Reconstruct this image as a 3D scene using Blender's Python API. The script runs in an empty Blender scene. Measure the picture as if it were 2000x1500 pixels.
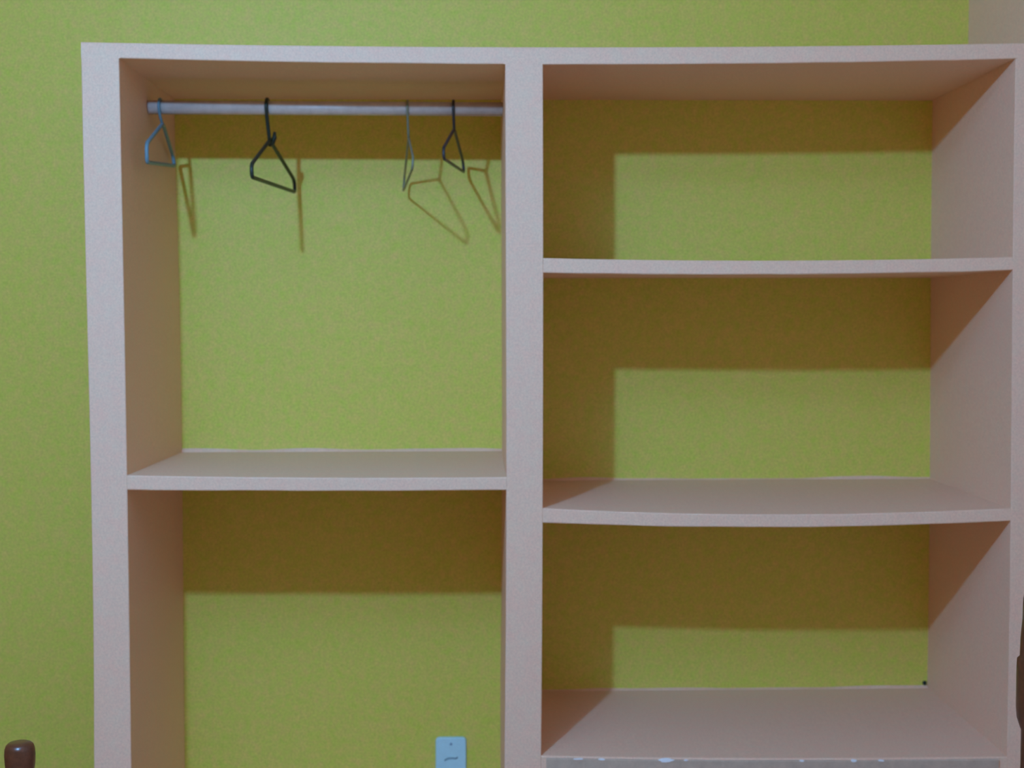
import bpy, bmesh, math, random
import numpy as np
from mathutils import Vector, Matrix, noise

# ------------------------------------------------------------------ camera, light, exposure
scene = bpy.context.scene
COL = scene.collection
LOOK = dict(lamp=(0.5950, 1.3750, 2.5400), wall=(0.5400, 0.2150, 0.0680), floor=(0.4000, 0.2400, 0.1600), ceil=(0.8100, 0.7400, 0.7200), beige=(0.8150, 0.5450, 0.3850), green=(0.6300, 0.5850, 0.1060))
H = 1.45                                   # eye height above the floor

cam_d = bpy.data.cameras.new('camera')
cam_d.sensor_width = 36.0
cam_d.lens = 2798.8 * 36.0 / 2000.0
cam_d.clip_start = 0.02
cam_d.dof.use_dof = True                   # phone focused a little short of the wall
cam_d.dof.focus_distance = 2.35
cam_d.dof.aperture_fstop = 4.6
cam = bpy.data.objects.new('camera', cam_d)
COL.objects.link(cam)
fw = Vector((0.02374995, 0.99830783, -0.05307943))
rt = Vector((0.99971381, -0.02386873, -0.00160485))
up = Vector((0.00286907, 0.05302612, 0.998589))
m = Matrix((rt, up, -fw)).transposed().to_4x4()
m.translation = Vector((0, 0, H))
cam.matrix_world = m
scene.camera = cam

w = bpy.data.worlds.new('world')
w.use_nodes = True
w.node_tree.nodes['Background'].inputs[0].default_value = (0.02, 0.02, 0.02, 1)
w.node_tree.nodes['Background'].inputs[1].default_value = 1.0
scene.world = w

lamp_d = bpy.data.lights.new('bulb', 'POINT')   # the one bare bulb of the room, high on the left
lamp_d.energy = 80.0
lamp_d.color = LOOK['lamp']
lamp_d.shadow_soft_size = 0.038
lamp = bpy.data.objects.new('bulb', lamp_d)
lamp.location = (-0.778, 0.62, 1.0945 + H)
COL.objects.link(lamp)

scene.view_settings.view_transform = 'Standard'
scene.view_settings.look = 'None'
scene.view_settings.gamma = 1.0
scene.view_settings.use_curve_mapping = False
scene.view_settings.exposure = 0.0
scene.cycles.max_bounces = 16
scene.cycles.diffuse_bounces = 12

# ------------------------------------------------------------------ measures (metres)
D0, D2 = 3.08, 3.6416                      # front of the shelving, back wall
RX = 1.2440                                # right wall
XL0, XL1, XD0, XD1, XR = -0.83388, -0.75455, 0.05755, 0.13892, 1.15912

def poly(pts, deg=2, lo=None, hi=None):
    a = np.polyfit([p[0] for p in pts], [p[1] * 0.001 for p in pts], min(deg, len(pts) - 1))
    lo = min(p[0] for p in pts) if lo is None else lo
    hi = max(p[0] for p in pts) if hi is None else hi
    return lambda v: float(np.polyval(a, min(max(v, lo), hi)))

# hand-plastered edges: how far each runs out of true (mm)
oXL0 = poly([(0.571, -2.1), (0.111, -0.2), (-0.439, 3.0), (-0.967, -0.8)], 3)
oXL1 = poly([(0.571, -2.4), (0.111, -0.4), (-0.439, 0.9), (-0.967, -0.2)], 2)
oXL1b = poly([(0.36, -3.8), (0.0, 2.1), (-0.36, 3.2), (-0.73, 1.2), (-1.15, -0.6)], 3)
oXD0 = poly([(0.571, 2.5), (0.111, 3.0), (-0.439, 2.8), (-0.967, -2.0)], 3)
oXD1 = poly([(0.571, 0.9), (0.111, 1.8), (-0.439, 0.4), (-0.967, -3.1)], 2)
oXR = poly([(0.571, -3.7), (0.111, -2.5), (-0.439, 2.2), (-0.967, 2.9)], 3)
oZt = poly([(-0.853, 3.2), (-0.366, -2.0), (0.074, -5.2), (0.624, -2.6), (1.158, 6.6)], 2)
oZc = poly([(-0.77, 5.0), (-0.366, -3.3), (0.06, -5.5), (0.14, -5.3), (0.624, -3.1), (1.158, 8.8)], 3)
oLt = poly([(-0.75, 6.0), (-0.366, -0.7), (0.06, -1.5)])
oLb = poly([(-0.75, 2.6), (-0.366, -1.4), (0.06, -1.2)])
o1t = poly([(0.14, 1.5), (0.624, -4.4), (1.15, 2.9)])
o1b = poly([(0.14, -0.2), (0.624, -4.0), (1.15, 4.3)])
o2t = poly([(0.14, 6.5), (0.624, -9.5), (1.15, 1.0)])
o2b = poly([(0.14, 4.8), (0.624, -7.7), (1.15, 2.8)])
o3t = poly([(0.14, 7.0), (0.624, -3.0), (1.14, -4.5)])
ZT, ZC = 0.55873, 0.52349

# ------------------------------------------------------------------ helpers
def mesh_obj(name, bm, mat, parent=None, smooth=False):
    me = bpy.data.meshes.new(name)
    bmesh.ops.recalc_face_normals(bm, faces=bm.faces[:])
    bm.to_mesh(me)
    bm.free()
    if smooth:
        for p in me.polygons:
            p.use_smooth = True
    me.materials.append(mat)
    o = bpy.data.objects.new(name, me)
    COL.objects.link(o)
    if parent is not None:
        o.parent = parent
        o.matrix_parent_inverse = Matrix.Translation(-parent.location)
    return o

def thing(name, label, cat, loc, group=None):
    o = bpy.data.objects.new(name, None)
    o.location = loc
    o.empty_display_size = 0.05
    COL.objects.link(o)
    o['label'] = label
    o['category'] = cat
    if group:
        o['group'] = group
    return o

def tag(o, label, cat, group=None):
    o['label'] = label
    o['category'] = cat
    if group:
        o['group'] = group
    return o

def struct(o, label=None):
    o['kind'] = 'structure'
    if label:
        o['label'] = label
    return o

def box(bm, x0, x1, y0, y1, z0, z1):
    vs = [bm.verts.new((x, y, z)) for x in (x0, x1) for y in (y0, y1) for z in (z0, z1)]
    for f in ((0, 1, 3, 2), (4, 6, 7, 5), (0, 4, 5, 1), (2, 3, 7, 6), (0, 2, 6, 4), (1, 5, 7, 3)):
        bm.faces.new([vs[i] for i in f])

def loft(bm, rings, caps=True):
    vr = [[bm.verts.new(p) for p in r] for r in rings]
    n = len(vr[0])
    for a, b in zip(vr, vr[1:]):
        for i in range(n):
            j = (i + 1) % n
            bm.faces.new((a[i], a[j], b[j], b[i]))
    if caps:
        bm.faces.new(vr[0][::-1])
        bm.faces.new(vr[-1])

def wob(x, y, s, amp):
    return noise.noise(Vector((x * s, y * s, 3.7))) * amp

# ------------------------------------------------------------------ materials
def paint(name, base, alt, scale=55.0, mix=0.5, rough=0.55, spec=0.3, bump=0.06, fine=0.10):
    """hand-painted plaster: soft blotches, a fine mottled grain and slight roller relief"""
    mt = bpy.data.materials.new(name)
    mt.use_nodes = True
    nt = mt.node_tree
    b = nt.nodes['Principled BSDF']
    b.inputs['Roughness'].default_value = rough
    b.inputs['Specular IOR Level'].default_value = spec
    tc = nt.nodes.new('ShaderNodeTexCoord')
    n1 = nt.nodes.new('ShaderNodeTexNoise')
    n1.inputs['Scale'].default_value = scale
    n1.inputs['Detail'].default_value = 4
    n1.inputs['Roughness'].default_value = 0.65
    nt.links.new(tc.outputs['Object'], n1.inputs['Vector'])
    r1 = nt.nodes.new('ShaderNodeMapRange')
    r1.inputs['From Min'].default_value = 0.3
    r1.inputs['From Max'].default_value = 0.7
    nt.links.new(n1.outputs['Fac'], r1.inputs['Value'])
    mx = nt.nodes.new('ShaderNodeMix')
    mx.data_type = 'RGBA'
    mx.inputs['A'].default_value = (*base, 1)
    mx.inputs['B'].default_value = (*alt, 1)
    nt.links.new(r1.outputs['Result'], mx.inputs['Factor'])
    n2 = nt.nodes.new('ShaderNodeTexNoise')
    n2.inputs['Scale'].default_value = 260.0
    n2.inputs['Detail'].default_value = 3
    nt.links.new(tc.outputs['Object'], n2.inputs['Vector'])
    r2 = nt.nodes.new('ShaderNodeMapRange')
    r2.inputs['From Min'].default_value = 0.3
    r2.inputs['From Max'].default_value = 0.7
    r2.inputs['To Min'].default_value = 1.0 - fine
    r2.inputs['To Max'].default_value = 1.0 + fine
    nt.links.new(n2.outputs['Fac'], r2.inputs['Value'])
    mu = nt.nodes.new('ShaderNodeVectorMath')
    mu.operation = 'SCALE'
    nt.links.new(mx.outputs['Result'], mu.inputs[0])
    nt.links.new(r2.outputs['Result'], mu.inputs['Scale'])
    nt.links.new(mu.outputs[0], b.inputs['Base Color'])
    bp = nt.nodes.new('ShaderNodeBump')
    bp.inputs['Strength'].default_value = bump
    bp.inputs['Distance'].default_value = 0.004
    nt.links.new(n1.outputs['Fac'], bp.inputs['Height'])
    nt.links.new(bp.outputs['Normal'], b.inputs['Normal'])
    return mt

def plain(name, col, rough=0.5, spec=0.4, scale=40.0, var=0.12):
    d = tuple(c * (1 - var) for c in col)
    l = tuple(min(1, c * (1 + var)) for c in col)
    return paint(name, d, l, scale=scale, rough=rough, spec=spec, bump=0.0, fine=0.03)

def tint(c, k):
    return tuple(a * b for a, b in zip(c, k))
M_green = paint('lime_green_paint', tint(LOOK['green'], (0.87, 1.03, 0.72)), tint(LOOK['green'], (1.13, 0.97, 1.28)), fine=0.15)
M_beige = paint('pinkish_white_paint', tint(LOOK['beige'], (1.03, 0.965, 0.97)), tint(LOOK['beige'], (0.97, 1.035, 1.03)), scale=45, fine=0.08)
M_orange = plain('orange_bounce_paint', LOOK['wall'], 0.7, 0.2)  # colour of the unseen walls, put in to bounce warm fill light
M_floor = plain('terracotta_floor', LOOK['floor'], 0.5, 0.3)
M_ceil = plain('white_ceiling_paint', LOOK['ceil'], 0.8, 0.2)
M_rail = plain('pale_rail_plastic', (0.56, 0.49, 0.44), 0.4, 0.4)
M_wood = plain('dark_brown_varnished_wood', (0.105, 0.032, 0.014), 0.30, 0.45, scale=90, var=0.35)
M_plate = plain('pale_blue_plastic', (0.47, 0.76, 0.84), 0.45, 0.4, var=0.03)
M_ink = plain('dark_blue_ink', (0.04, 0.10, 0.16), 0.6, 0.3)
M_strip = plain('grey_blue_edging', (0.53, 0.40, 0.30), 0.5, 0.3)
M_fleck = plain('bluish_white_fleck', (0.88, 0.92, 0.95), 0.4, 0.5, var=0.03)
M_hole = plain('dark_gap', (0.02, 0.03, 0.03), 0.8, 0.1)

# ------------------------------------------------------------------ the room; unseen left and front walls added in orange for warm bounce
LX, FY, CZ, T = -2.1, -1.2, 2.85, 0.12
def wall(name, dims, mat, label=None):
    bm = bmesh.new()
    box(bm, *dims)
    return struct(mesh_obj(name, bm, mat), label)

wall('floor', (LX - T, RX + T, FY - T, D2 + T, -T, 0), M_floor)
wall('ceiling', (LX - T, RX + T, FY - T, D2 + T, CZ, CZ + T), M_ceil)
wall('wall_back', (LX - T, RX + T, D2, D2 + T, 0, CZ), M_green)
wall('wall_right', (RX, RX + T, FY, D2, 0, CZ), M_beige)
wall('wall_left', (LX - T, LX, FY, D2, 0, CZ), M_orange)
wall('wall_front', (LX - T, RX + T, FY - T, FY, 0, CZ), M_orange)

# ------------------------------------------------------------------ built-in shelving
unit = thing('built_in_shelving', 'pinkish white plastered built-in shelving with five open bays in view against the lime green wall',
             'shelving', (0.2, D0 + 0.28, 0))

def zc(x):
    return ZC + oZc(x) + H

def pillar(name, xa, oa, xb, ob, oab=None, obb=None):
    """upright from floor to top slab; xa/xb left and right faces, oa/ob their run-out at the front"""
    oab, obb = oab or oa, obb or ob
    bm = bmesh.new()
    zs = [0.0] + list(np.linspace(0.30, 1.93, 18))
    e = 0.0012
    rings = []
    for z in zs + [None]:
        r = []
        zz = (ZC if z is None else z - H)
        fl, fr, bl, br = xa + oa(zz), xb + ob(zz), xa + oab(zz), xb + obb(zz)
        for (x, y) in ((bl, D2), (fl, D0 + e), (fl + e, D0), (fr - e, D0), (fr, D0 + e), (br, D2)):
            t = (y - D0) / (D2 - D0)
            ztop = ZC + H + oZc(x) * (1 - t)
            r.append((x, y, ztop if z is None else z))
        rings.append(r)
    loft(bm, rings)
    return mesh_obj(name, bm, M_beige, unit)

zero = lambda v: 0.0
pillar('upright', XL0, oXL0, XL1, oXL1, None, oXL1b)
pillar('upright', XD0, oXD0, XD1, oXD1)
pillar('upright', XR, oXR, RX, zero)

def slab(name, xl, xr, zt, ot, zb, ob, mat=M_beige, lip=True, seed=0):
    """one concrete shelf: sagging front edges, straight back, an uneven painted fillet along the wall"""
    bm = bmesh.new()
    n = 28
    rings = []
    x0_, x1_ = xl((zt + zb) / 2), xr((zt + zb) / 2)
    xs = [x0_ + (x1_ - x0_) * i / n for i in range(n + 1)]
    if not lip and zt > 0:                 # no rounded arris where the top slab runs over an upright
        for b in (XL1, XD0, XD1, XR):
            xs += [b - 0.002, b + 0.002]
    for x in sorted(xs):
        over = (not lip and zt > 0) and (x < XL1 or XD0 - 0.001 < x < XD1 + 0.001 or x > XR)
        e = 0.0025
        eb = 0.0002 if over else e
        top = zt + ot(x) + H
        bot = zb + ob(x) + H
        w_ = 0.0 if over else wob(x, zt + seed, 9, 0.0012)
        tb, bb = zt + H, zb + H
        lipz = 0.002 + max(0.0, wob(x, seed, 6, 0.008) + 0.003)
        def at(y, front, back):
            t = (y - D0) / (D2 - D0)
            return front * (1 - t) + back * t
        r = [(x, D2, bb), (x, D0 + eb, at(D0 + eb, bot, bb) + w_), (x, D0 + 0.3 * eb, bot + 0.3 * eb + w_),
             (x, D0, bot + eb + w_), (x, D0, top - e), (x, D0 + 0.3 * e, top - 0.3 * e), (x, D0 + e, at(D0 + e, top, tb))]
        if lip:
            r += [(x, D2 - 0.007, tb), (x, D2 - 0.003, tb + lipz)]
            r += [(x, D2, tb + lipz)]
        else:
            r += [(x, D2, tb)]
        rings.append(r)
    loft(bm, rings)
    return mesh_obj(name, bm, mat, unit)

fL0, fL1 = (lambda z: XL0 + oXL0(ZT)), (lambda z: XL1 + oXL1(z))
fD0, fD1 = (lambda z: XD0 + oXD0(z)), (lambda z: XD1 + oXD1(z))
fR, fRX = (lambda z: XR + oXR(z)), (lambda z: RX)
slab('top_slab', fL0, fRX, ZT, oZt, ZC, oZc, lip=False)
slab('shelf', fL1, fD0, -0.36379, oLt, -0.39192, oLb, seed=1)
slab('shelf', fD1, fR, 0.10499, o1t, 0.07495, o1b, seed=2)
slab('shelf', fD1, fR, -0.43967, o2t, -0.46966, o2b, seed=5)
low = slab('shelf', fD1, fR, -0.98433, o3t, -1.0165, o3t, seed=7)
slab('shelf', fL1, fD0, 0.06 - H, zero, 0.0 - H, zero, lip=False)
slab('shelf', fD1, fR, 0.06 - H, zero, 0.0 - H, zero, lip=False)

# grey-blue strip along the front of the lowest visible shelf, with small raised white flecks on its top arris
bm = bmesh.new()
rings = []
for i in range(25):
    x = XD1 + 0.008 + (XR - XD1 - 0.025) * i / 24
    z = -0.98433 + o3t(x) + H - 0.004 + wob(x, 2, 12, 0.0015)
    rings.append([(x, D0, z - 0.06), (x, D0 - 0.006, z - 0.06), (x, D0 - 0.006, z - 0.0015), (x, D0 - 0.0045, z), (x, D0, z)])
loft(bm, rings)
strip = mesh_obj('front_strip', bm, M_strip, unit)
strip['label'] = 'grey blue strip along the lowest shelf edge'
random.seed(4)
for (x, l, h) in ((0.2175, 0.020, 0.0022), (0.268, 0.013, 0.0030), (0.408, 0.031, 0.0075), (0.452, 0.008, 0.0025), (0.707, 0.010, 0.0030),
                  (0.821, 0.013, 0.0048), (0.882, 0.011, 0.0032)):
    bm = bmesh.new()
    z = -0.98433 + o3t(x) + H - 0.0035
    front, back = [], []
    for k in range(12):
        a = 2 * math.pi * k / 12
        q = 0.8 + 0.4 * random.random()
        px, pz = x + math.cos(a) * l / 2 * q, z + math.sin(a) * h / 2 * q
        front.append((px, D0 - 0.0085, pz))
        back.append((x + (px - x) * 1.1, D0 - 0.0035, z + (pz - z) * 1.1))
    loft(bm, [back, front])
    c = mesh_obj('white_fleck', bm, M_fleck, unit)
    c['label'] = 'small white fleck on the shelf edge'

# dark gap where shelf, side and wall meet
bm = bmesh.new()
bmesh.ops.create_icosphere(bm, subdivisions=2, radius=1.0)
for v in bm.verts:
    v.co = Vector((1.1535 + v.co.x * 0.005 * (1 + 0.3 * v.co.z), D2 - 0.004 + v.co.y * 0.004, -0.972 + H + v.co.z * 0.006 * (1 + 0.3 * v.co.x)))
g = mesh_obj('corner_gap', bm, M_hole, unit, smooth=True)
g['label'] = 'small dark gap in the inner corner of the lowest shelf'

# ------------------------------------------------------------------ hanging rail
def tube(bm, pts, r, n=10, closed=False, radii=None):
    pts = [Vector(p) for p in pts]
    N = len(pts)
    rings = []
    prev = None
    for i, p in enumerate(pts):
        a = pts[i - 1] if (i > 0 or closed) else p
        b = pts[(i + 1) % N] if (i < N - 1 or closed) else p
        t = (b - a).normalized()
        if prev is None:
            q = t.orthogonal().normalized()
        else:
            q = (prev - t * prev.dot(t)).normalized()
        prev = q
        s = t.cross(q)
        rr = radii[i] if radii else r
        rings.append([p + (q * math.cos(2 * math.pi * k / n) + s * math.sin(2 * math.pi * k / n)) * rr for k in range(n)])
    vr = [[bm.verts.new(c) for c in ring] for ring in rings]
    pairs = list(zip(vr, vr[1:]))
    for a, b in pairs:
        for i in range(n):
            j = (i + 1) % n
            bm.faces.new((a[i], a[j], b[j], b[i]))
    if closed:
        a, b = vr[-1], vr[0]
        off = min(range(n), key=lambda o: (a[0].co - b[o].co).length)
        for i in range(n):
            j = (i + 1) % n
            bm.faces.new((a[i], a[j], b[(j + off) % n], b[(i + off) % n]))
    else:
        bm.faces.new(vr[0][::-1])
        bm.faces.new(vr[-1])

RY, RZL, RZR, RR = 3.345, 0.4621 + H, 0.4588 + H, 0.0158
def rod_z(x):
    return RZL + (RZR - RZL) * (x - XL1) / (XD0 - XL1)
bm = bmesh.new()
tube(bm, [(XL1 - 0.001, RY, RZL), (-0.35, RY, rod_z(-0.35)), (XD0 + 0.0015, RY, RZR)], RR, n=32)
tag(mesh_obj('hanging_rail', bm, M_rail, None, smooth=True),
    'pale bluish grey round clothes rail across the top left bay', 'rail')

# ------------------------------------------------------------------ clothes hangers
def rounded(pts, rads, seg=6):
    out = []
    N = len(pts)
    P = [Vector(p) for p in pts]
    for i in range(N):
        a, b, c = P[i - 1], P[i], P[(i + 1) % N]
        r = rads[i]
        d1, d2 = (a - b), (c - b)
        k1, k2 = min(r, d1.length * 0.45), min(r, d2.length * 0.45)
        s, e = b + d1.normalized() * k1, b + d2.normalized() * k2
        for k in range(seg + 1):
            t = k / seg
            out.append(s * (1 - t) ** 2 + b * 2 * t * (1 - t) + e * t * t)
    dense = []
    for i in range(len(out)):
        a, b = out[i], out[(i + 1) % len(out)]
        n = max(1, int((b - a).length / 0.03))
        for k in range(n):
            dense.append(a.lerp(b, k / n))
    return dense

def hanger(label, mat, hx, neck, near, far, r, hook_r, knob=False):
    """hx: x of the hook on the rail; neck, near (shoulder, base), far (base, shoulder) corners of the frame"""
    up_ = Vector((0, 0, H))
    neck, near, far = Vector(neck) + up_, [Vector(p) + up_ for p in near], [Vector(p) + up_ for p in far]
    t = thing('clothes_hanger', label, 'hanger', (hx, RY, rod_z(hx) + RR), 'clothes hangers on the rail')
    ax = (far[0] - near[1])
    ax.z = 0
    ax.normalize()
    # frame loop
    bm = bmesh.new()
    tube(bm, rounded([neck, near[0], near[1], far[0], far[1]], [0.02, 0.016, 0.012, 0.012, 0.02]), r, n=10, closed=True)
    mesh_obj('frame', bm, mat, t, smooth=True)
    # hook: over the rail, open towards the wall, then straight down to the neck
    bm = bmesh.new()
    R_ = RR + hook_r - 0.0004
    cz = rod_z(hx)
    pts = []
    for k in range(15):
        a = math.radians(-35 + (180 + 35) * k / 14)
        pts.append(Vector((hx, RY + math.cos(a) * R_, cz + math.sin(a) * R_)))
    p_end = pts[-1]
    b0 = Vector((hx, RY - R_ * 0.85, cz - 0.018))
    for k in range(1, 8):
        s = k / 7
        pts.append((1 - s) ** 2 * p_end + 2 * s * (1 - s) * b0 + s * s * (neck + Vector((0, 0, -0.004))))
    tube(bm, pts, hook_r, n=10)
    mesh_obj('hook', bm, mat, t, smooth=True)
    if knob:
        bm = bmesh.new()
        q = neck + ax * 0.012 + Vector((0.008, 0, 0.008))
        tube(bm, [neck + Vector((0, 0, -0.010)), neck + Vector((0.003, 0.012, -0.006)), q, q + Vector((0.0, 0.004, 0.012))], r, n=8,
             radii=[r * 1.2, r * 1.5, r * 1.3, r * 0.8])
        mesh_obj('neck_clip', bm, mat, t, smooth=True)
    return t

M_h1 = plain('blue_hanger_plastic', (0.13, 0.25, 0.31), 0.4, 0.4, var=0.05)
M_h2 = plain('black_green_hanger_plastic', (0.018, 0.030, 0.022), 0.4, 0.4, var=0.05)
M_h3 = plain('grey_green_hanger_plastic', (0.20, 0.22, 0.15), 0.45, 0.4, var=0.05)
M_h4 = plain('charcoal_hanger_plastic', (0.035, 0.036, 0.040), 0.4, 0.4, var=0.05)
hanger('blue plastic clothes hanger at the left end of the rail', M_h1, -0.7286, (-0.727, 3.36, 0.4273),
       [(-0.7232, 3.175, 0.3593), (-0.7227, 3.175, 0.3193)], [(-0.743, 3.56, 0.3493), (-0.7476, 3.56, 0.3755)], 0.0044, 0.0034)
hanger('largest black plastic clothes hanger hanging alone left of the rail centre', M_h2, -0.4834, (-0.4808, 3.36, 0.3888),
       [(-0.4951, 3.175, 0.315), (-0.4943, 3.175, 0.2871)], [(-0.453, 3.59, 0.288), (-0.454, 3.59, 0.3171)], 0.0044, 0.0044, True)
hanger('thin faint grey green clothes hanger seen almost edge on', M_h3, -0.1603, (-0.1595, 3.36, 0.3962),
       [(-0.1409, 3.175, 0.3298), (-0.1432, 3.175, 0.3052)], [(-0.1839, 3.59, 0.2907), (-0.1811, 3.59, 0.3261)], 0.0028, 0.0028)
hanger('charcoal plastic clothes hanger nearest the middle upright', M_h4, -0.0546, (-0.0536, 3.36, 0.4153),
       [(-0.0745, 3.175, 0.35), (-0.0734, 3.175, 0.3276)], [(-0.0335, 3.59, 0.3376), (-0.036, 3.59, 0.3654)], 0.0036, 0.0034)

# ------------------------------------------------------------------ pale blue plate on the back wall
t = thing('wall_plate', 'small pale blue rounded plate with dark scribble, low on the green back wall', 'plate',
          (-0.072, D2, -1.163 + H))
bm = bmesh.new()
def rrect(cx, cz, hw, hh, r, y, seg=5):
    out = []
    for (sx, sz, a0) in ((1, 1, 0), (-1, 1, 90), (-1, -1, 180), (1, -1, 270)):
        for k in range(seg + 1):
            a = math.radians(a0 + 90 * k / seg)
            out.append((cx + sx * (hw - r) + math.cos(a) * r, y, cz + sz * (hh - r) + math.sin(a) * r))
    return out
PCX, PCZ = -0.0722, -1.1668 + H
loft(bm, [rrect(PCX, PCZ, 0.0395, 0.064, 0.010, D2), rrect(PCX, PCZ, 0.0395, 0.064, 0.010, D2 - 0.006),
          rrect(PCX, PCZ, 0.0385, 0.063, 0.010, D2 - 0.009), rrect(PCX, PCZ, 0.0365, 0.061, 0.009, D2 - 0.010)])
mesh_obj('plate_body', bm, M_plate, t)
bm = bmesh.new()
def disc(cx, cz, r, y0, y1, n=14):
    return [[(cx + math.cos(2 * math.pi * k / n) * q, y, cz + math.sin(2 * math.pi * k / n) * q) for k in range(n)] for (q, y) in ((r, y0), (r, y1), (r * 0.6, y1 - 0.0006))]
loft(bm, disc(-0.0717, -1.1195 + H, 0.0034, D2 - 0.0095, D2 - 0.0108))
M_screw = plain('dull_blue_screw', (0.16, 0.30, 0.45), 0.4, 0.5)
mesh_obj('screw', bm, M_screw, t)
bm = bmesh.new()
sc = [(-0.0880, -1.1625), (-0.0850, -1.1585), (-0.0820, -1.1600), (-0.0800, -1.1545), (-0.0780, -1.1590), (-0.0755, -1.1540), (-0.0735, -1.1585),
      (-0.0715, -1.1550), (-0.0690, -1.1575), (-0.0660, -1.1552), (-0.0635, -1.1580), (-0.0600, -1.1572), (-0.0565, -1.1560), (-0.0545, -1.1535)]
tube(bm, [(x, D2 - 0.0102, z + H) for x, z in sc], 0.0013, n=6)
mesh_obj('scribble', bm, M_ink, t, smooth=True)

# ------------------------------------------------------------------ turned bed posts in front
def lathe(bm, cx, cy, prof, n=28):
    rings = [[(cx + math.cos(2 * math.pi * k / n) * r, cy + math.sin(2 * math.pi * k / n) * r, z) for k in range(n)] for r, z in prof]
    loft(bm, rings)

def post(label, cx, cy, shaft, cap):
    t = thing('bed_post', label, 'post', (cx, cy, 0), 'dark bed posts')
    bm = bmesh.new()
    lathe(bm, cx, cy, shaft)
    mesh_obj('shaft', bm, M_wood, t, smooth=True)
    bm = bmesh.new()
    lathe(bm, cx, cy, cap)
    mesh_obj('finial', bm, M_wood, t, smooth=True)

zt = -0.6685 + H
post('dark brown varnished post with a rounded cap at the lower left', -0.7098, 2.2,
     [(0.022, 0.0), (0.022, 0.4), (0.019, 0.43), (0.024, 0.46), (0.019, 0.49), (0.021, 0.6), (0.019, zt - 0.060), (0.019, zt - 0.046)],
     [(0.0195, zt - 0.047), (0.0215, zt - 0.042), (0.0226, zt - 0.034), (0.0233, zt - 0.020), (0.0226, zt - 0.011), (0.0205, zt - 0.005), (0.0165, zt - 0.0015), (0.009, zt), (0.001, zt + 0.0002)])
cx = 0.8865
zr = -0.43 + H
post('tall dark wooden post with a thicker ring, cut off by the right edge', cx, 2.2,
     [(0.030, 0.0), (0.030, 0.3), (0.033, 0.34), (0.033, -0.665 + H), (0.0345, -0.662 + H), (0.0400, -0.645 + H), (0.0412, -0.63 + H), (0.0412, -0.565 + H), (0.0405, -0.553 + H),
      (0.0365, -0.549 + H), (0.0360, -0.52 + H), (0.0335, -0.49 + H)],
     [(0.0335, -0.491 + H), (0.033, -0.46 + H), (0.031, -0.445 + H), (0.026, -0.432 + H), (0.016, -0.424 + H), (0.001, -0.422 + H)])
